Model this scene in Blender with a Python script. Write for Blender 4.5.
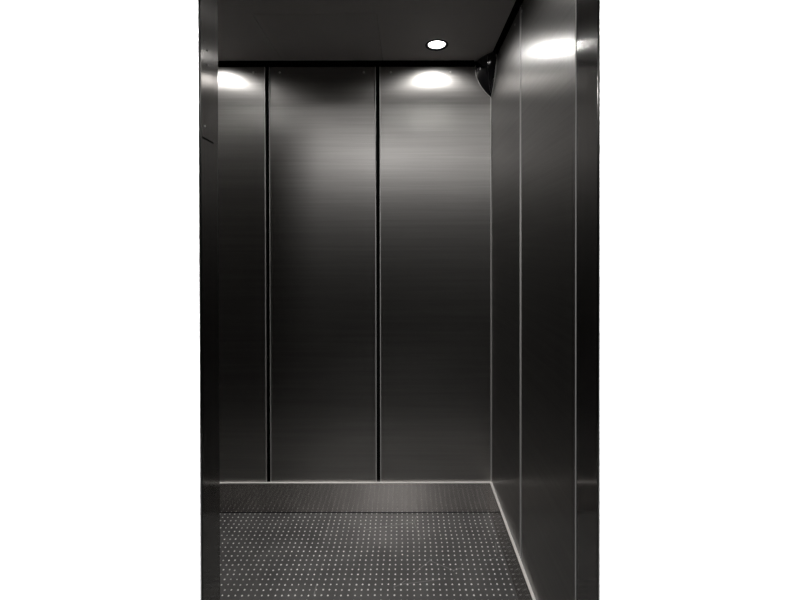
import bpy, bmesh, math, random
from mathutils import Vector, Matrix
random.seed(7)
for o in list(bpy.data.objects):
    bpy.data.objects.remove(o)
sc = bpy.context.scene
C = sc.collection
PI = math.pi

# ------------------------------------------------------------------ camera
EYE = 1.29
cam_d = bpy.data.cameras.new('camera')
cam_d.sensor_width = 36.0
cam_d.lens = 410 / 800 * 36.0
PITCH = math.radians(0.35)
cam_d.shift_x = -4 / 800
cam_d.shift_y = -(52 - 410 * math.tan(PITCH)) / 800
cam_d.clip_start = 0.02
cam = bpy.data.objects.new('camera', cam_d)
cam.location = (0, 0, EYE)
cam.rotation_euler = (Matrix.Rotation(PI / 2 - PITCH, 3, 'X') @ Matrix.Rotation(math.radians(-0.1), 3, 'Z')).to_euler()
C.objects.link(cam)
sc.camera = cam

# ------------------------------------------------------------------ world
w = bpy.data.worlds.new('world')
sc.world = w
w.use_nodes = True
w.node_tree.nodes['Background'].inputs[0].default_value = (1.0, 0.97, 0.94, 1)
w.node_tree.nodes['Background'].inputs[1].default_value = 0.002

# ------------------------------------------------------------------ exposure
sc.view_settings.view_transform = 'Standard'
sc.view_settings.look = 'None'
sc.view_settings.gamma = 1
sc.view_settings.use_curve_mapping = False
sc.view_settings.exposure = 0.0

# ------------------------------------------------------------------ main dimensions (metres)
BACK = 2.0          # face of the back wall panels
RIGHT = 0.427       # face of the right wall panels
LEFT = -1.222       # face of the left wall panels (behind the entrance column)
CEIL = EYE + 0.907  # underside of the dropped ceiling
PTOP = EYE + 0.883  # top edge of the wall panels
SKIRT = 0.146       # top of the skirting
JL = -0.447         # left jamb face
JR = 0.427          # right jamb face
F0 = 0.906          # landing face of the entrance
F1 = 0.990          # inner end of left jamb
F1R = 1.014
HEAD = 2.18         # opening height

# added unseen fill spots that whiten the landing wall, one each side, aimed outward
def spot(name, loc, direction, energy, size, blend, radius, col=(1, 0.98, 0.95)):
    l = bpy.data.lights.new(name, 'SPOT')
    l.energy = energy; l.spot_size = size; l.spot_blend = blend
    l.shadow_soft_size = radius; l.color = col
    o = bpy.data.objects.new(name, l)
    o.location = loc
    o.rotation_euler = Vector(direction).to_track_quat('-Z', 'Y').to_euler()
    C.objects.link(o)
    return o
for sx, x0 in ((-1, JL - 0.007), (1, JR + 0.007)):
    spot('added_wall_fill', (x0, 0.1, 2.5), (sx, 0, 0), 900, math.radians(180), 0.0, 0.002, (1, 1, 1))  # added fill, no lamp known here

# the landing's own ceiling light, a round panel behind the camera
ll = bpy.data.lights.new('landing_ceiling_light', 'AREA')
ll.shape = 'DISK'; ll.size = 0.8; ll.energy = 76; ll.color = (1, 0.985, 0.965); ll.spread = math.radians(180)
llo = bpy.data.objects.new('landing_ceiling_light', ll)
llo.location = (-0.2, -2.2, 2.7); C.objects.link(llo)

# ------------------------------------------------------------------ materials
def new_mat(name):
    m = bpy.data.materials.new(name); m.use_nodes = True
    nt = m.node_tree
    return m, nt, nt.nodes['Principled BSDF']

def plain(name, col, rough=0.5, metal=0.0, spec=0.5):
    m, nt, b = new_mat(name)
    b.inputs['Base Color'].default_value = (*col, 1)
    b.inputs['Roughness'].default_value = rough
    b.inputs['Metallic'].default_value = metal
    b.inputs['Specular IOR Level'].default_value = spec
    n = nt.nodes.new('ShaderNodeTexNoise'); n.inputs['Scale'].default_value = 60
    tc = nt.nodes.new('ShaderNodeTexCoord'); nt.links.new(tc.outputs['Object'], n.inputs['Vector'])
    mr = nt.nodes.new('ShaderNodeMapRange')
    mr.inputs['To Min'].default_value = max(0.02, rough - 0.05); mr.inputs['To Max'].default_value = min(1, rough + 0.05)
    nt.links.new(n.outputs['Fac'], mr.inputs['Value']); nt.links.new(mr.outputs['Result'], b.inputs['Roughness'])
    return m

def steel(name, col, rough, rough_wide, mixw, grain='h', aniso=0.5, bump=0.02, linen=0.0, rot=0.0):
    """brushed stainless steel: a tight and a wide lobe, fine grain lines along one direction"""
    m, nt, b = new_mat(name)
    L = nt.links
    tc = nt.nodes.new('ShaderNodeTexCoord')
    mp = nt.nodes.new('ShaderNodeMapping')
    mp.inputs['Scale'].default_value = (3, 3, 420) if grain == 'h' else (420, 420, 3)
    L.new(tc.outputs['Object'], mp.inputs['Vector'])
    n = nt.nodes.new('ShaderNodeTexNoise'); n.inputs['Scale'].default_value = 1.0; n.inputs['Detail'].default_value = 5
    L.new(mp.outputs['Vector'], n.inputs['Vector'])
    n2 = nt.nodes.new('ShaderNodeTexNoise'); n2.inputs['Scale'].default_value = 2.2; n2.inputs['Detail'].default_value = 3
    L.new(tc.outputs['Object'], n2.inputs['Vector'])
    # broader grain bands
    mp3 = nt.nodes.new('ShaderNodeMapping')
    mp3.inputs['Scale'].default_value = (1.2, 1.2, 70) if grain == 'h' else (70, 70, 1.2)
    L.new(tc.outputs['Object'], mp3.inputs['Vector'])
    n3 = nt.nodes.new('ShaderNodeTexNoise'); n3.inputs['Scale'].default_value = 1.0; n3.inputs['Detail'].default_value = 4
    L.new(mp3.outputs['Vector'], n3.inputs['Vector'])
    ad = nt.nodes.new('ShaderNodeMath'); ad.operation = 'ADD'
    L.new(n.outputs['Fac'], ad.inputs[0]); L.new(n3.outputs['Fac'], ad.inputs[1])
    cr = nt.nodes.new('ShaderNodeMapRange')
    cr.inputs['From Min'].default_value = 0.6; cr.inputs['From Max'].default_value = 1.4
    cr.inputs['To Min'].default_value = 0.86; cr.inputs['To Max'].default_value = 1.14
    L.new(ad.outputs[0], cr.inputs['Value'])
    fac = cr.outputs['Result']
    mx = nt.nodes.new('ShaderNodeVectorMath'); mx.operation = 'SCALE'
    mx.inputs[0].default_value = col
    L.new(fac, mx.inputs['Scale'])
    tan = nt.nodes.new('ShaderNodeTangent'); tan.direction_type = 'UV_MAP'
    bp = nt.nodes.new('ShaderNodeBump'); bp.inputs['Strength'].default_value = bump; bp.inputs['Distance'].default_value = 0.001
    L.new(ad.outputs[0], bp.inputs['Height'])
    b2 = nt.nodes.new('ShaderNodeBsdfPrincipled')
    for bb, r in ((b, rough), (b2, rough_wide)):
        bb.inputs['Metallic'].default_value = 1
        L.new(mx.outputs['Vector'], bb.inputs['Base Color'])
        mr = nt.nodes.new('ShaderNodeMapRange')
        mr.inputs['From Min'].default_value = 0.3; mr.inputs['From Max'].default_value = 0.7
        mr.inputs['To Min'].default_value = r * 0.98; mr.inputs['To Max'].default_value = r * 1.02
        L.new(n2.outputs['Fac'], mr.inputs['Value'])
        L.new(mr.outputs['Result'], bb.inputs['Roughness'])
        bb.inputs['Anisotropic'].default_value = aniso
        # the lobe is stretched across the grain
        bb.inputs['Anisotropic Rotation'].default_value = rot
        L.new(tan.outputs['Tangent'], bb.inputs['Tangent'])
        L.new(bp.outputs['Normal'], bb.inputs['Normal'])
    ms = nt.nodes.new('ShaderNodeMixShader'); ms.inputs['Fac'].default_value = mixw
    if linen > 0:      # fine embossed linen dots in the sheet
        ck = nt.nodes.new('ShaderNodeTexChecker'); ck.inputs['Scale'].default_value = 260
        L.new(tc.outputs['Object'], ck.inputs['Vector'])
        mr = nt.nodes.new('ShaderNodeMapRange')
        mr.inputs['To Min'].default_value = mixw - linen; mr.inputs['To Max'].default_value = mixw + linen
        L.new(ck.outputs['Fac'], mr.inputs['Value']); L.new(mr.outputs['Result'], ms.inputs['Fac'])
    L.new(b.outputs[0], ms.inputs[1]); L.new(b2.outputs[0], ms.inputs[2])
    L.new(ms.outputs[0], nt.nodes['Material Output'].inputs['Surface'])
    return m

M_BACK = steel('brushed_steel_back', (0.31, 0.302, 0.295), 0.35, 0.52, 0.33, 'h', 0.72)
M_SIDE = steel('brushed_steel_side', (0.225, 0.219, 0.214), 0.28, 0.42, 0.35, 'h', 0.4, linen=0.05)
M_JAMB = steel('brushed_steel_jamb', (0.20, 0.194, 0.19), 0.08, 0.36, 0.25, 'v', 0.9)
M_SKIRT = steel('brushed_steel_skirting', (0.47, 0.445, 0.43), 0.11, 0.4, 0.22, 'v', 1.0, bump=0.0, rot=0.25)
M_EDGE = plain('pale_lit_edge', (0.92, 0.89, 0.86), 0.5, 0.2)  # near-white colour stands in for lamplight on the skirting ledge
M_HILITE = plain('pale_edge_highlight', (0.70, 0.69, 0.68), 0.55, 0.3)  # pale colour stands in for light caught on folded panel edges
M_SCREW = plain('screw_steel', (0.70, 0.69, 0.68), 0.45, 0.5)
M_BLACK = plain('black_painted_backing', (0.006, 0.006, 0.006), 0.9, 0, 0.1)
M_CEIL = plain('dark_painted_ceiling', (0.46, 0.44, 0.43), 0.55, 0, 0.4)
M_GLOSS = plain('black_gloss_plastic', (0.006, 0.006, 0.007), 0.12, 0, 0.6)
M_GLASS = plain('smoked_dome', (0.004, 0.004, 0.005), 0.05, 0, 0.8)
M_CHROME = plain('chrome', (0.75, 0.75, 0.76), 0.12, 1.0)
M_DRUB = plain('dark_ring', (0.03, 0.03, 0.035), 0.35, 0.6)
M_LAND = plain('white_landing_plaster', (0.86, 0.86, 0.86), 0.75, 0, 0.2)
M_LFLOOR = plain('dark_landing_stone', (0.008, 0.008, 0.008), 0.6, 0, 0.3)

def emis(name, col, s):
    m, nt, b = new_mat(name)
    b.inputs['Base Color'].default_value = (0.8, 0.8, 0.8, 1)
    b.inputs['Emission Color'].default_value = (*col, 1)
    b.inputs['Emission Strength'].default_value = s
    return m
M_LAMP = emis('lamp_diffuser', (1, 0.98, 0.95), 6.0)

# dark sheet floor: base sheet and studs coloured pale to stand in for lamp glints
def floor_mat():
    m, nt, b = new_mat('dark_studded_sheet')
    L = nt.links
    tc = nt.nodes.new('ShaderNodeTexCoord')
    n = nt.nodes.new('ShaderNodeTexNoise'); n.inputs['Scale'].default_value = 9; n.inputs['Detail'].default_value = 8
    L.new(tc.outputs['Object'], n.inputs['Vector'])
    r = nt.nodes.new('ShaderNodeValToRGB')
    r.color_ramp.elements[0].position = 0.3; r.color_ramp.elements[0].color = (0.085, 0.084, 0.084, 1)
    r.color_ramp.elements[1].position = 0.7; r.color_ramp.elements[1].color = (0.125, 0.123, 0.122, 1)
    L.new(n.outputs['Fac'], r.inputs['Fac'])
    # scuffs: thin worn scratches
    wv = nt.nodes.new('ShaderNodeTexVoronoi'); wv.feature = 'DISTANCE_TO_EDGE'; wv.inputs['Scale'].default_value = 3.1
    L.new(tc.outputs['Object'], wv.inputs['Vector'])
    lt = nt.nodes.new('ShaderNodeMath'); lt.operation = 'LESS_THAN'; lt.inputs[1].default_value = 0.004
    L.new(wv.outputs['Distance'], lt.inputs[0])
    n4 = nt.nodes.new('ShaderNodeTexNoise'); n4.inputs['Scale'].default_value = 5
    L.new(tc.outputs['Object'], n4.inputs['Vector'])
    gt = nt.nodes.new('ShaderNodeMath'); gt.operation = 'GREATER_THAN'; gt.inputs[1].default_value = 0.56
    L.new(n4.outputs['Fac'], gt.inputs[0])
    mu = nt.nodes.new('ShaderNodeMath'); mu.operation = 'MULTIPLY'
    L.new(lt.outputs[0], mu.inputs[0]); L.new(gt.outputs[0], mu.inputs[1])
    mx = nt.nodes.new('ShaderNodeMix'); mx.data_type = 'RGBA'
    L.new(mu.outputs[0], mx.inputs['Factor']); L.new(r.outputs['Color'], mx.inputs['A'])
    mx.inputs['B'].default_value = (0.22, 0.22, 0.215, 1)
    L.new(mx.outputs['Result'], b.inputs['Base Color'])
    b.inputs['Roughness'].default_value = 0.42
    b.inputs['Metallic'].default_value = 0.3
    n3 = nt.nodes.new('ShaderNodeTexNoise'); n3.inputs['Scale'].default_value = 300
    L.new(tc.outputs['Object'], n3.inputs['Vector'])
    bp = nt.nodes.new('ShaderNodeBump'); bp.inputs['Strength'].default_value = 0.15; bp.inputs['Distance'].default_value = 0.001
    L.new(n3.outputs['Fac'], bp.inputs['Height']); L.new(bp.outputs['Normal'], b.inputs['Normal'])
    return m
M_FLOOR = floor_mat()
def stud_mat():
    m, nt, b = new_mat('pale_glint_stud')  # glint of the raised bumps is put into the base colour
    tc = nt.nodes.new('ShaderNodeTexCoord')
    n = nt.nodes.new('ShaderNodeTexNoise'); n.inputs['Scale'].default_value = 37; n.inputs['Detail'].default_value = 2
    nt.links.new(tc.outputs['Object'], n.inputs['Vector'])
    r = nt.nodes.new('ShaderNodeValToRGB')
    r.color_ramp.elements[0].position = 0.32; r.color_ramp.elements[0].color = (0.7, 0.69, 0.68, 1)
    r.color_ramp.elements[1].position = 0.66; r.color_ramp.elements[1].color = (0.95, 0.94, 0.92, 1)
    nt.links.new(n.outputs['Fac'], r.inputs['Fac']); nt.links.new(r.outputs['Color'], b.inputs['Base Color'])
    b.inputs['Roughness'].default_value = 0.45
    b.inputs['Metallic'].default_value = 0.2
    return m
M_STUD = stud_mat()

# ------------------------------------------------------------------ mesh helpers
def add_box(bm, x0, x1, y0, y1, z0, z1, bevel=0.0, seg=2, mi=0):
    vs = [bm.verts.new(p) for p in ((x0,y0,z0),(x1,y0,z0),(x1,y1,z0),(x0,y1,z0),(x0,y0,z1),(x1,y0,z1),(x1,y1,z1),(x0,y1,z1))]
    fs = [bm.faces.new([vs[i] for i in f]) for f in ((0,3,2,1),(4,5,6,7),(0,1,5,4),(1,2,6,5),(2,3,7,6),(3,0,4,7))]
    for f in fs: f.material_index = mi
    if bevel:
        es = list({e for f in fs for e in f.edges})
        bmesh.ops.bevel(bm, geom=es, offset=bevel, segments=seg, profile=0.5, affect='EDGES')
def add_cyl(bm, c, r, depth, axis='z', n=32, r2=None):
    """solid disc / cone starting at c and running along the axis"""
    r2 = r if r2 is None else r2
    def P(a, rr, h):
        u, v = rr * math.cos(a), rr * math.sin(a)
        if axis == 'z': return (c[0]+u, c[1]+v, c[2]+h)
        if axis == 'y': return (c[0]+u, c[1]+h, c[2]+v)
        return (c[0]+h, c[1]+u, c[2]+v)
    a_ = [bm.verts.new(P(2*PI*i/n, r, 0)) for i in range(n)]
    b_ = [bm.verts.new(P(2*PI*i/n, r2, depth)) for i in range(n)]
    for i in range(n):
        bm.faces.new((a_[i], a_[(i+1) % n], b_[(i+1) % n], b_[i]))
    bm.faces.new(a_[::-1]); bm.faces.new(b_)
def add_lathe(bm, c, prof, n=48, closed=True):
    """profile (r, z) revolved about the vertical axis at c; ring profile when closed"""
    rings = [[bm.verts.new((c[0]+r*math.cos(2*PI*i/n), c[1]+r*math.sin(2*PI*i/n), c[2]+z)) for i in range(n)] for r, z in prof]
    K = len(prof)
    for k in range(K if closed else K - 1):
        A, B = rings[k], rings[(k+1) % K]
        for i in range(n):
            bm.faces.new((A[i], A[(i+1) % n], B[(i+1) % n], B[i]))
def obj(name, bm, mats, parent=None, smooth=False):
    bmesh.ops.recalc_face_normals(bm, faces=bm.faces)
    uv = bm.loops.layers.uv.new('UVMap')
    for f in bm.faces:
        n = f.normal
        f.smooth = smooth
        for l in f.loops:
            p = l.vert.co
            if abs(n.z) > 0.8: l[uv].uv = (p.x, p.y)
            elif abs(n.x) > abs(n.y): l[uv].uv = (p.y, p.z)
            else: l[uv].uv = (p.x, p.z)
    me = bpy.data.meshes.new(name); bm.to_mesh(me); bm.free()
    for m in (mats if isinstance(mats, (list, tuple)) else [mats]): me.materials.append(m)
    o = bpy.data.objects.new(name, me); C.objects.link(o)
    if parent: o.parent = parent
    else: pass
    return o
def box(name, dims, m, parent=None, bevel=0.0):
    bm = bmesh.new(); add_box(bm, *dims, bevel=bevel)
    return obj(name, bm, m, parent)
def struct(o, label=None, cat=None):
    o['kind'] = 'structure'
    if label: o['label'] = label
    if cat: o['category'] = cat
    return o
def thing(o, label, cat, group=None):
    o['label'] = label; o['category'] = cat
    if group: o['group'] = group
    return o
def screw(parent, p, axis):
    """small pan-head screw with a slot, standing proud of the panel"""
    bm = bmesh.new()
    d = 0.0022
    if axis == '-y': add_cyl(bm, (p[0], p[1], p[2]), 0.0058, -d, 'y', 16, 0.0036)
    if axis == '-x': add_cyl(bm, (p[0], p[1], p[2]), 0.0058, -d, 'x', 16, 0.0036)
    if axis == '+x': add_cyl(bm, (p[0], p[1], p[2]), 0.0046, d, 'x', 16, 0.0030)
    return obj('screw', bm, M_SCREW, parent)

# ------------------------------------------------------------------ walls of the car
T = 0.022
GAP = 0.0185
# back wall: black backing sheet and three folded panels
wb = struct(box('wall_back', (LEFT - 0.06, RIGHT + 0.06, BACK + T, BACK + 0.05, 0, CEIL + 0.10), M_BLACK),
            'black backing with tall brushed steel panels behind the skirting', 'wall')
seams = [(267.8 - 404) / 205, (378.0 - 404) / 205]
px = [(LEFT, seams[0] - GAP/2), (seams[0] + GAP/2, seams[1] - GAP/2), (seams[1] + GAP/2, RIGHT - 0.001)]
for i, (a, b_) in enumerate(px):
    p = box('wall_panel', (a, b_, BACK, BACK + T, SKIRT - 0.002, PTOP), M_BACK, wb, bevel=0.0028)
    zs = EYE + 0.855
    for xs in ((b_ - 0.058,) if i == 0 else (a + 0.052, b_ - 0.058) if i == 1 else (a + 0.055, b_ - 0.2)):
        screw(p, (xs, BACK, zs), '-y')
for i, xs in enumerate((px[0][1], px[1][0], px[1][1], px[2][0], RIGHT - 0.003)):
    w_ = 0.0034
    a = xs - w_ if i in (0, 2) else xs
    if i == 4: a = RIGHT - 0.0042
    box('edge_highlight', (a, a + w_, BACK - 0.003, BACK + T, SKIRT + 0.0015, PTOP - 0.001), M_HILITE, wb, bevel=0.0008)  # added pale strip draws the lit line along each panel edge
# right wall: panels from the corner to the entrance
wr = struct(box('wall_right', (RIGHT + T, RIGHT + 0.05, F0 + 0.12, BACK + 0.05, 0, CEIL + 0.10), M_BLACK),
            'black backing with brushed steel panels right of the lift floor', 'wall')
Z1 = 410 * RIGHT / (520.6 - 404)
GR = 0.008
py = [(Z1 + GR/2, BACK - 0.001), (F1R + 0.004, Z1 - GR/2)]
for i, (a, b_) in enumerate(py):
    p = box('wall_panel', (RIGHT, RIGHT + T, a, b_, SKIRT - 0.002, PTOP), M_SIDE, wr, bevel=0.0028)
    for ys in ((a + 0.07, b_ - 0.06) if i == 0 else (a + 0.05, b_ - 0.012)):
        screw(p, (RIGHT, ys, EYE + 0.855), '-x')
for a, q in ((Z1 + GR/2, 0.0045), (Z1 - GR/2 - 0.0045, 0.0045), (F1R + 0.0042, 0.002)):
    box('edge_highlight', (RIGHT - 0.0012, RIGHT + T, a, a + q, SKIRT + 0.0015, PTOP - 0.001), M_HILITE, wr, bevel=0.0008)  # same added highlight strips beside the right wall seams
# left wall (behind the entrance column, seen in reflections)
wl = struct(box('wall_left', (LEFT - 0.05, LEFT - T, F0 + 0.12, BACK + 0.05, 0, CEIL + 0.10), M_BLACK),
            'steel panelled side wall left of the lift floor', 'wall')
for a, b_ in py:
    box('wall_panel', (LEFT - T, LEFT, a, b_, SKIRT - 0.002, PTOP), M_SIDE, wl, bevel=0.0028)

# front wall of the car: return panel left of the opening and header
bm = bmesh.new()
add_box(bm, LEFT - 0.05, JL - 0.006, F1 - 0.025, F1, 0, CEIL + 0.10)
add_box(bm, JL - 0.006, RIGHT + 0.05, F1 - 0.025, F1, HEAD, CEIL + 0.10)
struct(obj('wall_front', bm, M_SIDE), 'steel return panel and header around the lift entrance', 'wall')

# ------------------------------------------------------------------ skirting with top edge coloured pale as if lit
def skirting(name, lab, body, ledge):
    s = struct(box(name, body, M_SKIRT, bevel=0.0), lab, 'skirting')
    box('top_edge', ledge, M_EDGE, s, bevel=0.0006)
    return s
SP = 0.0095
box('joint_strip', (LEFT + SP, RIGHT - SP, BACK - SP - 0.0015, BACK - SP + 0.001, 0.0005, 0.004), M_DRUB, wb)
skirting('baseboard_back', 'brushed steel skirting along the back wall above the studded floor',
         (LEFT + SP, RIGHT - SP, BACK - SP + 0.0, BACK + T, 0.0, SKIRT - 0.003),
         (LEFT + SP, RIGHT - SP, BACK - SP - 0.001, BACK - 0.0003, SKIRT - 0.003, SKIRT + 0.001))
skirting('baseboard_right', 'steel skirting with bright top edge along the right wall',
         (RIGHT - SP, RIGHT + T, F1R, BACK - 0.0, 0.0, SKIRT - 0.003),
         (RIGHT - SP - 0.001, RIGHT - 0.0003, F1R, BACK - 0.0003, SKIRT - 0.003, SKIRT + 0.001))
skirting('baseboard_left', 'steel skirting along the left wall behind the entrance column',
         (LEFT - T, LEFT + SP, F1R, BACK - 0.0, 0.0, SKIRT - 0.003),
         (LEFT + 0.0003, LEFT + SP + 0.001, F1R, BACK - 0.0003, SKIRT - 0.003, SKIRT + 0.001))

# ------------------------------------------------------------------ floor with small raised studs
bm = bmesh.new()
add_box(bm, LEFT - 0.05, RIGHT + 0.05, F0 + 0.03, BACK + 0.05, -0.03, 0.0)
P = 0.0246
n_x = int((RIGHT - LEFT) / P) + 1
n_y = int((BACK - F0) / P) + 1
drift = 0.0
for j in range(n_y):
    y = BACK - SP - 0.008 - j * P * 1.0
    if y < F1 + 0.02: continue
    drift += random.uniform(-0.0009, 0.0009)
    for i in range(n_x):
        x = RIGHT - SP - 0.010 - i * P + drift
        if x < LEFT + SP + 0.006: continue
        jx = random.gauss(0, 0.0007); jy = random.gauss(0, 0.0007)
        if random.random() < 0.015: jx += random.uniform(-0.006, 0.006); jy += random.uniform(-0.005, 0.005)
        r = random.uniform(0.0028, 0.0039)
        N = 8
        base = [bm.verts.new((x+jx+r*math.cos(2*PI*k/N), y+jy+r*math.sin(2*PI*k/N), 0)) for k in range(N)]
        mid = [bm.verts.new((x+jx+r*0.75*math.cos(2*PI*k/N), y+jy+r*0.75*math.sin(2*PI*k/N), 0.0013)) for k in range(N)]
        fs = [bm.faces.new((base[k], base[(k+1) % N], mid[(k+1) % N], mid[k])) for k in range(N)]
        top = bm.verts.new((x+jx, y+jy, 0.0021))
        fs += [bm.faces.new((mid[k], mid[(k+1) % N], top)) for k in range(N)]
        for f in fs: f.material_index = 1
struct(obj('floor', bm, [M_FLOOR, M_STUD]), 'dark sheet floor covered with rows of small bright studs', 'floor')

# ------------------------------------------------------------------ ceiling
CE_R = RIGHT - 0.015
CE_B = BACK - 0.012
HX0, HX1, HY0 = -0.585, -0.104, 1.595
LAMPS = [(0.148, 1.84), (-0.93, 1.84), (0.148, 1.30), (-0.93, 1.30)]
RL = 0.047
def ceiling_cell(bm, x0, x1, y0, y1):
    """rectangular ceiling slab; a lamp inside it gets a round hole cut through"""
    inside = [l for l in LAMPS if x0 < l[0] < x1 and y0 < l[1] < y1]
    if not inside:
        add_box(bm, x0, x1, y0, y1, CEIL, CEIL + 0.018); return
    cx, cy = inside[0]
    N = 48
    def edge(a):
        dx, dy = math.cos(a), math.sin(a)
        t = 1e9
        if dx > 1e-9: t = min(t, (x1-cx)/dx)
        if dx < -1e-9: t = min(t, (x0-cx)/dx)
        if dy > 1e-9: t = min(t, (y1-cy)/dy)
        if dy < -1e-9: t = min(t, (y0-cy)/dy)
        return cx+dx*t, cy+dy*t
    angs = [2*PI*k/N for k in range(N)] + [math.atan2(b-cy, a-cx) % (2*PI) for a in (x0, x1) for b in (y0, y1)]
    angs = sorted(set(round(a, 9) for a in angs)); K = len(angs)
    for z in (CEIL, CEIL + 0.018):
        O = [bm.verts.new((*edge(a), z)) for a in angs]
        I = [bm.verts.new((cx+RL*math.cos(a), cy+RL*math.sin(a), z)) for a in angs]
        for k in range(K):
            bm.faces.new((O[k], O[(k+1) % K], I[(k+1) % K], I[k]))
        if z == CEIL: O0, I0 = O, I
    for k in range(K):
        q = (k+1) % K
        bm.faces.new((O0[k], O0[q], O[q], O[k])); bm.faces.new((I0[k], I0[q], I[q], I[k]))
bm = bmesh.new()
xs = [LEFT + 0.015, HX0, HX1, CE_R]
ym = 1.57
g = 0.002
ceiling_cell(bm, LEFT + 0.015, HX0 - g, ym, CE_B)
ceiling_cell(bm, HX1 + g, CE_R, ym, CE_B)
ceiling_cell(bm, LEFT + 0.015, HX0 - g, F1, ym)
ceiling_cell(bm, HX1 + g, CE_R, F1, ym)
add_box(bm, HX0 - g, HX1 + g, F1, HY0 - g, CEIL, CEIL + 0.018)
ce = struct(obj('ceiling', bm, M_CEIL), 'dark dropped ceiling with recessed lamps and a flush hatch', 'ceiling')
box('ceiling_hatch', (HX0, HX1, HY0, CE_B, CEIL, CEIL + 0.018), M_CEIL, ce)
box('ceiling_void', (LEFT - 0.05, RIGHT + 0.05, F1 - 0.02, BACK + 0.05, CEIL + 0.10, CEIL + 0.12), M_BLACK, ce)

# ------------------------------------------------------------------ recessed lamps
labs = ['round recessed ceiling lamp glowing white near the camera cover in the corner',
        'round recessed ceiling lamp by the back wall, hidden behind the left entrance column',
        'round recessed ceiling lamp above the front half of the lift, right side',
        'round recessed ceiling lamp above the front half of the lift, left side']
POW = [5.0, 5.0, 3.0, 3.0]
for k, (lx, ly) in enumerate(LAMPS):
    e = bpy.data.objects.new('recessed_lamp', None); C.objects.link(e)
    e.location = (lx, ly, CEIL)
    e.empty_display_size = 0.05
    thing(e, labs[k], 'ceiling lamp', 'recessed lamps in the lift ceiling')
    bm = bmesh.new()
    add_lathe(bm, (0, 0, 0), [(0.0372, 0.004), (0.0415, -0.0015), (0.047, -0.003), (0.052, -0.0004), (0.052, 0.0), (0.0465, 0.0005), (0.0465, 0.03), (0.0445, 0.03), (0.0405, 0.010)])
    obj('trim_ring', bm, M_DRUB, e, smooth=True)
    bm = bmesh.new()
    add_cyl(bm, (0, 0, 0.003), 0.0372, 0.004, 'z', 40)
    obj('lamp_diffuser', bm, M_LAMP, e)
    s = spot('lamp_light', (0, 0, -0.004), (0, 0, -1), POW[k], math.radians(167), 0.42, 0.03)
    s.parent = e
    s = spot('lamp_beam', (0, 0, -0.004), (0, 0, -1), 26, math.radians(80), 1.0, 0.03)
    s.parent = e

# ------------------------------------------------------------------ entrance jambs
def jamb(name, lab, xf, sgn, y1):
    """thin folded steel lining through the landing wall to the lift front, sgn = direction the face looks"""
    bm = bmesh.new()
    t = 0.0045
    xa, xb = sorted((xf, xf - sgn * t))
    add_box(bm, xa, xb, F0 - 0.0005, y1, 0, HEAD, bevel=0.0012)
    j = struct(obj(name, bm, M_JAMB), lab, 'door jamb')
    return j
jl = jamb('trim_1', 'narrow polished steel jamb left of the lift opening, with screws near its top', JL, 1, F1)
jr = jamb('trim_2', 'narrow polished steel jamb right of the lift opening', JR, -1, F1R)
def onjamb(xpix, ypix):
    y = 410 * abs(JL) / (404 - xpix)
    return y, EYE + (248 - ypix) / 410 * y
# joint line on the left jamb
y, z = onjamb(206.5, 139)
box('joint', (JL - 0.0005, JL + 0.0006, F0 + 0.004, F0 + 0.058, z - 0.0018, z + 0.0018), M_BLACK, jl)
for (a, b_) in ((201.5, 20), (205, 41), (208, 51), (208.5, 65), (205.5, 126)):
    y, z = onjamb(a, b_)
    bm = bmesh.new(); add_cyl(bm, (JL, y, z), 0.0022, 0.0012, 'x', 12, 0.0016)
    obj('screw', bm, M_SCREW if b_ > 100 else M_DRUB, jl)
box('trim_3', (JL, JR, F0 - 0.0005, F1, HEAD - 0.0045, HEAD), M_JAMB)
struct(bpy.data.objects['trim_3'], 'steel head lining over the lift opening', 'door jamb')

# ------------------------------------------------------------------ corner camera cover (top right corner of the car)
cc = bpy.data.objects.new('corner_camera_housing', None); C.objects.link(cc)
cc.location = (RIGHT, BACK, CEIL - 0.004)
cc.empty_display_size = 0.05
thing(cc, 'glossy black pointed camera cover hung in the top corner of back and right walls', 'security camera')
RX, RY, HH = 0.078, 0.118, 0.172
def plan(t, s):
    """t 0..1 from back wall to right wall; s scales"""
    a = t * PI / 2
    # superellipse gives a soft ridge towards the viewer
    p = 1.5
    u = math.cos(a) ** (2 / p); v = math.sin(a) ** (2 / p)
    return -RX * u * s - 0.0012, -RY * v * s - 0.0012
def prof(h):
    """radius share at relative depth h below the top: bulges, then runs to a point"""
    if h < 0.18: return 0.93 + 0.07 * math.sin(h / 0.18 * PI / 2)
    return max(0.0, 1 - (min(1.0, (h - 0.18) / 0.82)) ** 1.9) ** 0.9
bm = bmesh.new()
NT, NH = 24, 22
rows = []
for k in range(NH + 1):
    h = k / NH
    s = max(prof(h), 0.02)
    row = [bm.verts.new((*plan(i / NT, s), -h * HH)) for i in range(NT + 1)]
    row.append(bm.verts.new((-0.0012, -0.0012, -h * HH)))
    rows.append(row)
for k in range(NH):
    A, B = rows[k], rows[k + 1]; n = len(A)
    for i in range(n):
        bm.faces.new((A[i], A[(i+1) % n], B[(i+1) % n], B[i]))
bm.faces.new(rows[0]); bm.faces.new(rows[-1][::-1])
shell = obj('cover', bm, M_GLOSS, cc, smooth=True)
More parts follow.
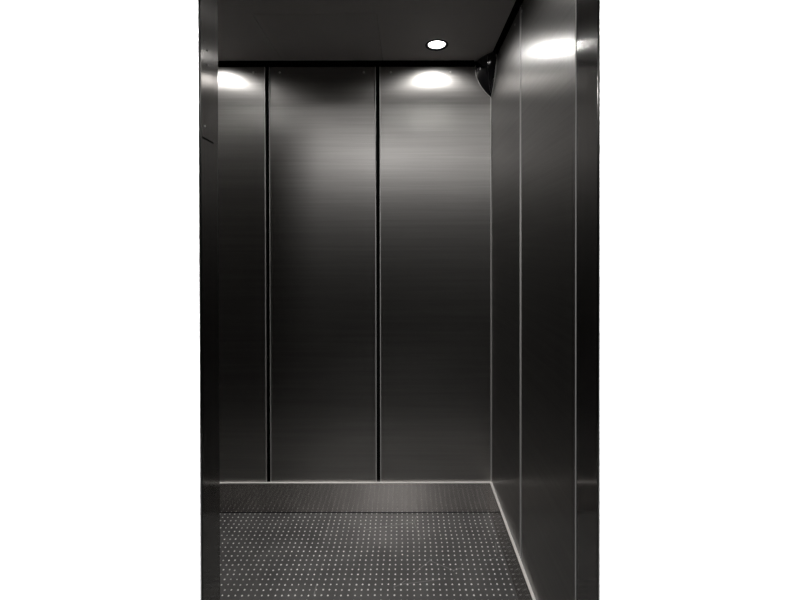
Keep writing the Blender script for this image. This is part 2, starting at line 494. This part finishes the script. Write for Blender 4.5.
# flange that runs down both walls along the edge of the cover
bm = bmesh.new()
def rim(bm, pts, r):
    n = 8; rings = []
    for i, p in enumerate(pts):
        d = (pts[min(i+1, len(pts)-1)] - pts[max(i-1, 0)]).normalized()
        q = d.to_track_quat('Z', 'Y')
        rings.append([bm.verts.new(p + q @ Vector((r*math.cos(2*PI*k/n), r*math.sin(2*PI*k/n), 0))) for k in range(n)])
    for A, B in zip(rings, rings[1:]):
        for k in range(n): bm.faces.new((A[k], A[(k+1) % n], B[(k+1) % n], B[k]))
    bm.faces.new(rings[0][::-1]); bm.faces.new(rings[-1])
pts = []
for k in range(2, NH + 1):
    h = k / NH; pts.append(Vector((plan(0, max(prof(h), 0.02))[0] - 0.0005, -0.0022, -h * HH)))
rim(bm, pts, 0.0016)
pts = []
for k in range(2, NH + 1):
    h = k / NH; pts.append(Vector((-0.0022, plan(1, max(prof(h), 0.02))[1] - 0.0005, -h * HH)))
rim(bm, pts, 0.0016)
obj('wall_flange', bm, M_SCREW, cc, smooth=True)
# raised ridge strip
bm = bmesh.new()
pts = [Vector((plan(0.62, prof(k/NH) + 0.01)[0], plan(0.62, prof(k/NH) + 0.01)[1], -k/NH*HH)) for k in range(1, NH - 1)]
rim(bm, pts, 0.0010)
obj('ridge_strip', bm, M_CHROME, cc, smooth=True)
# top bracket
bm = bmesh.new()
add_box(bm, -0.088, -0.002, -0.0165, -0.002, -0.003, 0.001, bevel=0.0006)
add_box(bm, -0.006, -0.002, -0.13, -0.002, -0.003, 0.001, bevel=0.0006)
add_box(bm, -0.030, -0.008, -0.095, -0.085, -0.022, -0.002, bevel=0.002)
obj('mounting_bracket', bm, M_CHROME, cc)
# lens and fixing screw
lx_, ly_ = plan(0.28, prof(0.3))
bm = bmesh.new(); add_cyl(bm, (lx_, ly_ + 0.006, -0.05), 0.0085, -0.012, 'y', 24, 0.0065)
ln = obj('lens', bm, M_CHROME, cc)
bm = bmesh.new(); add_cyl(bm, (lx_, ly_ - 0.0061, -0.05), 0.0045, -0.0012, 'y', 24, 0.003)
obj('lens_glass', bm, M_GLASS, ln)

# ------------------------------------------------------------------ landing in front of the car
bm = bmesh.new()
WT = 0.05
xl, xr = JL - 0.0046, JR + 0.0046
add_box(bm, -2.2, xl, F0, F0 + WT, 0, 2.8)
add_box(bm, xr, 2.2, F0, F0 + WT, 0, 2.8)
add_box(bm, xl, xr, F0, F0 + WT, HEAD, 2.8)
struct(obj('wall_landing', bm, M_LAND), 'plain white landing wall around the lift opening', 'wall')
struct(box('floor_landing', (-2.2, 2.2, -1.2, F0 + 0.03, -0.03, 0), M_LFLOOR), 'dark landing floor in front of the lift', 'floor')
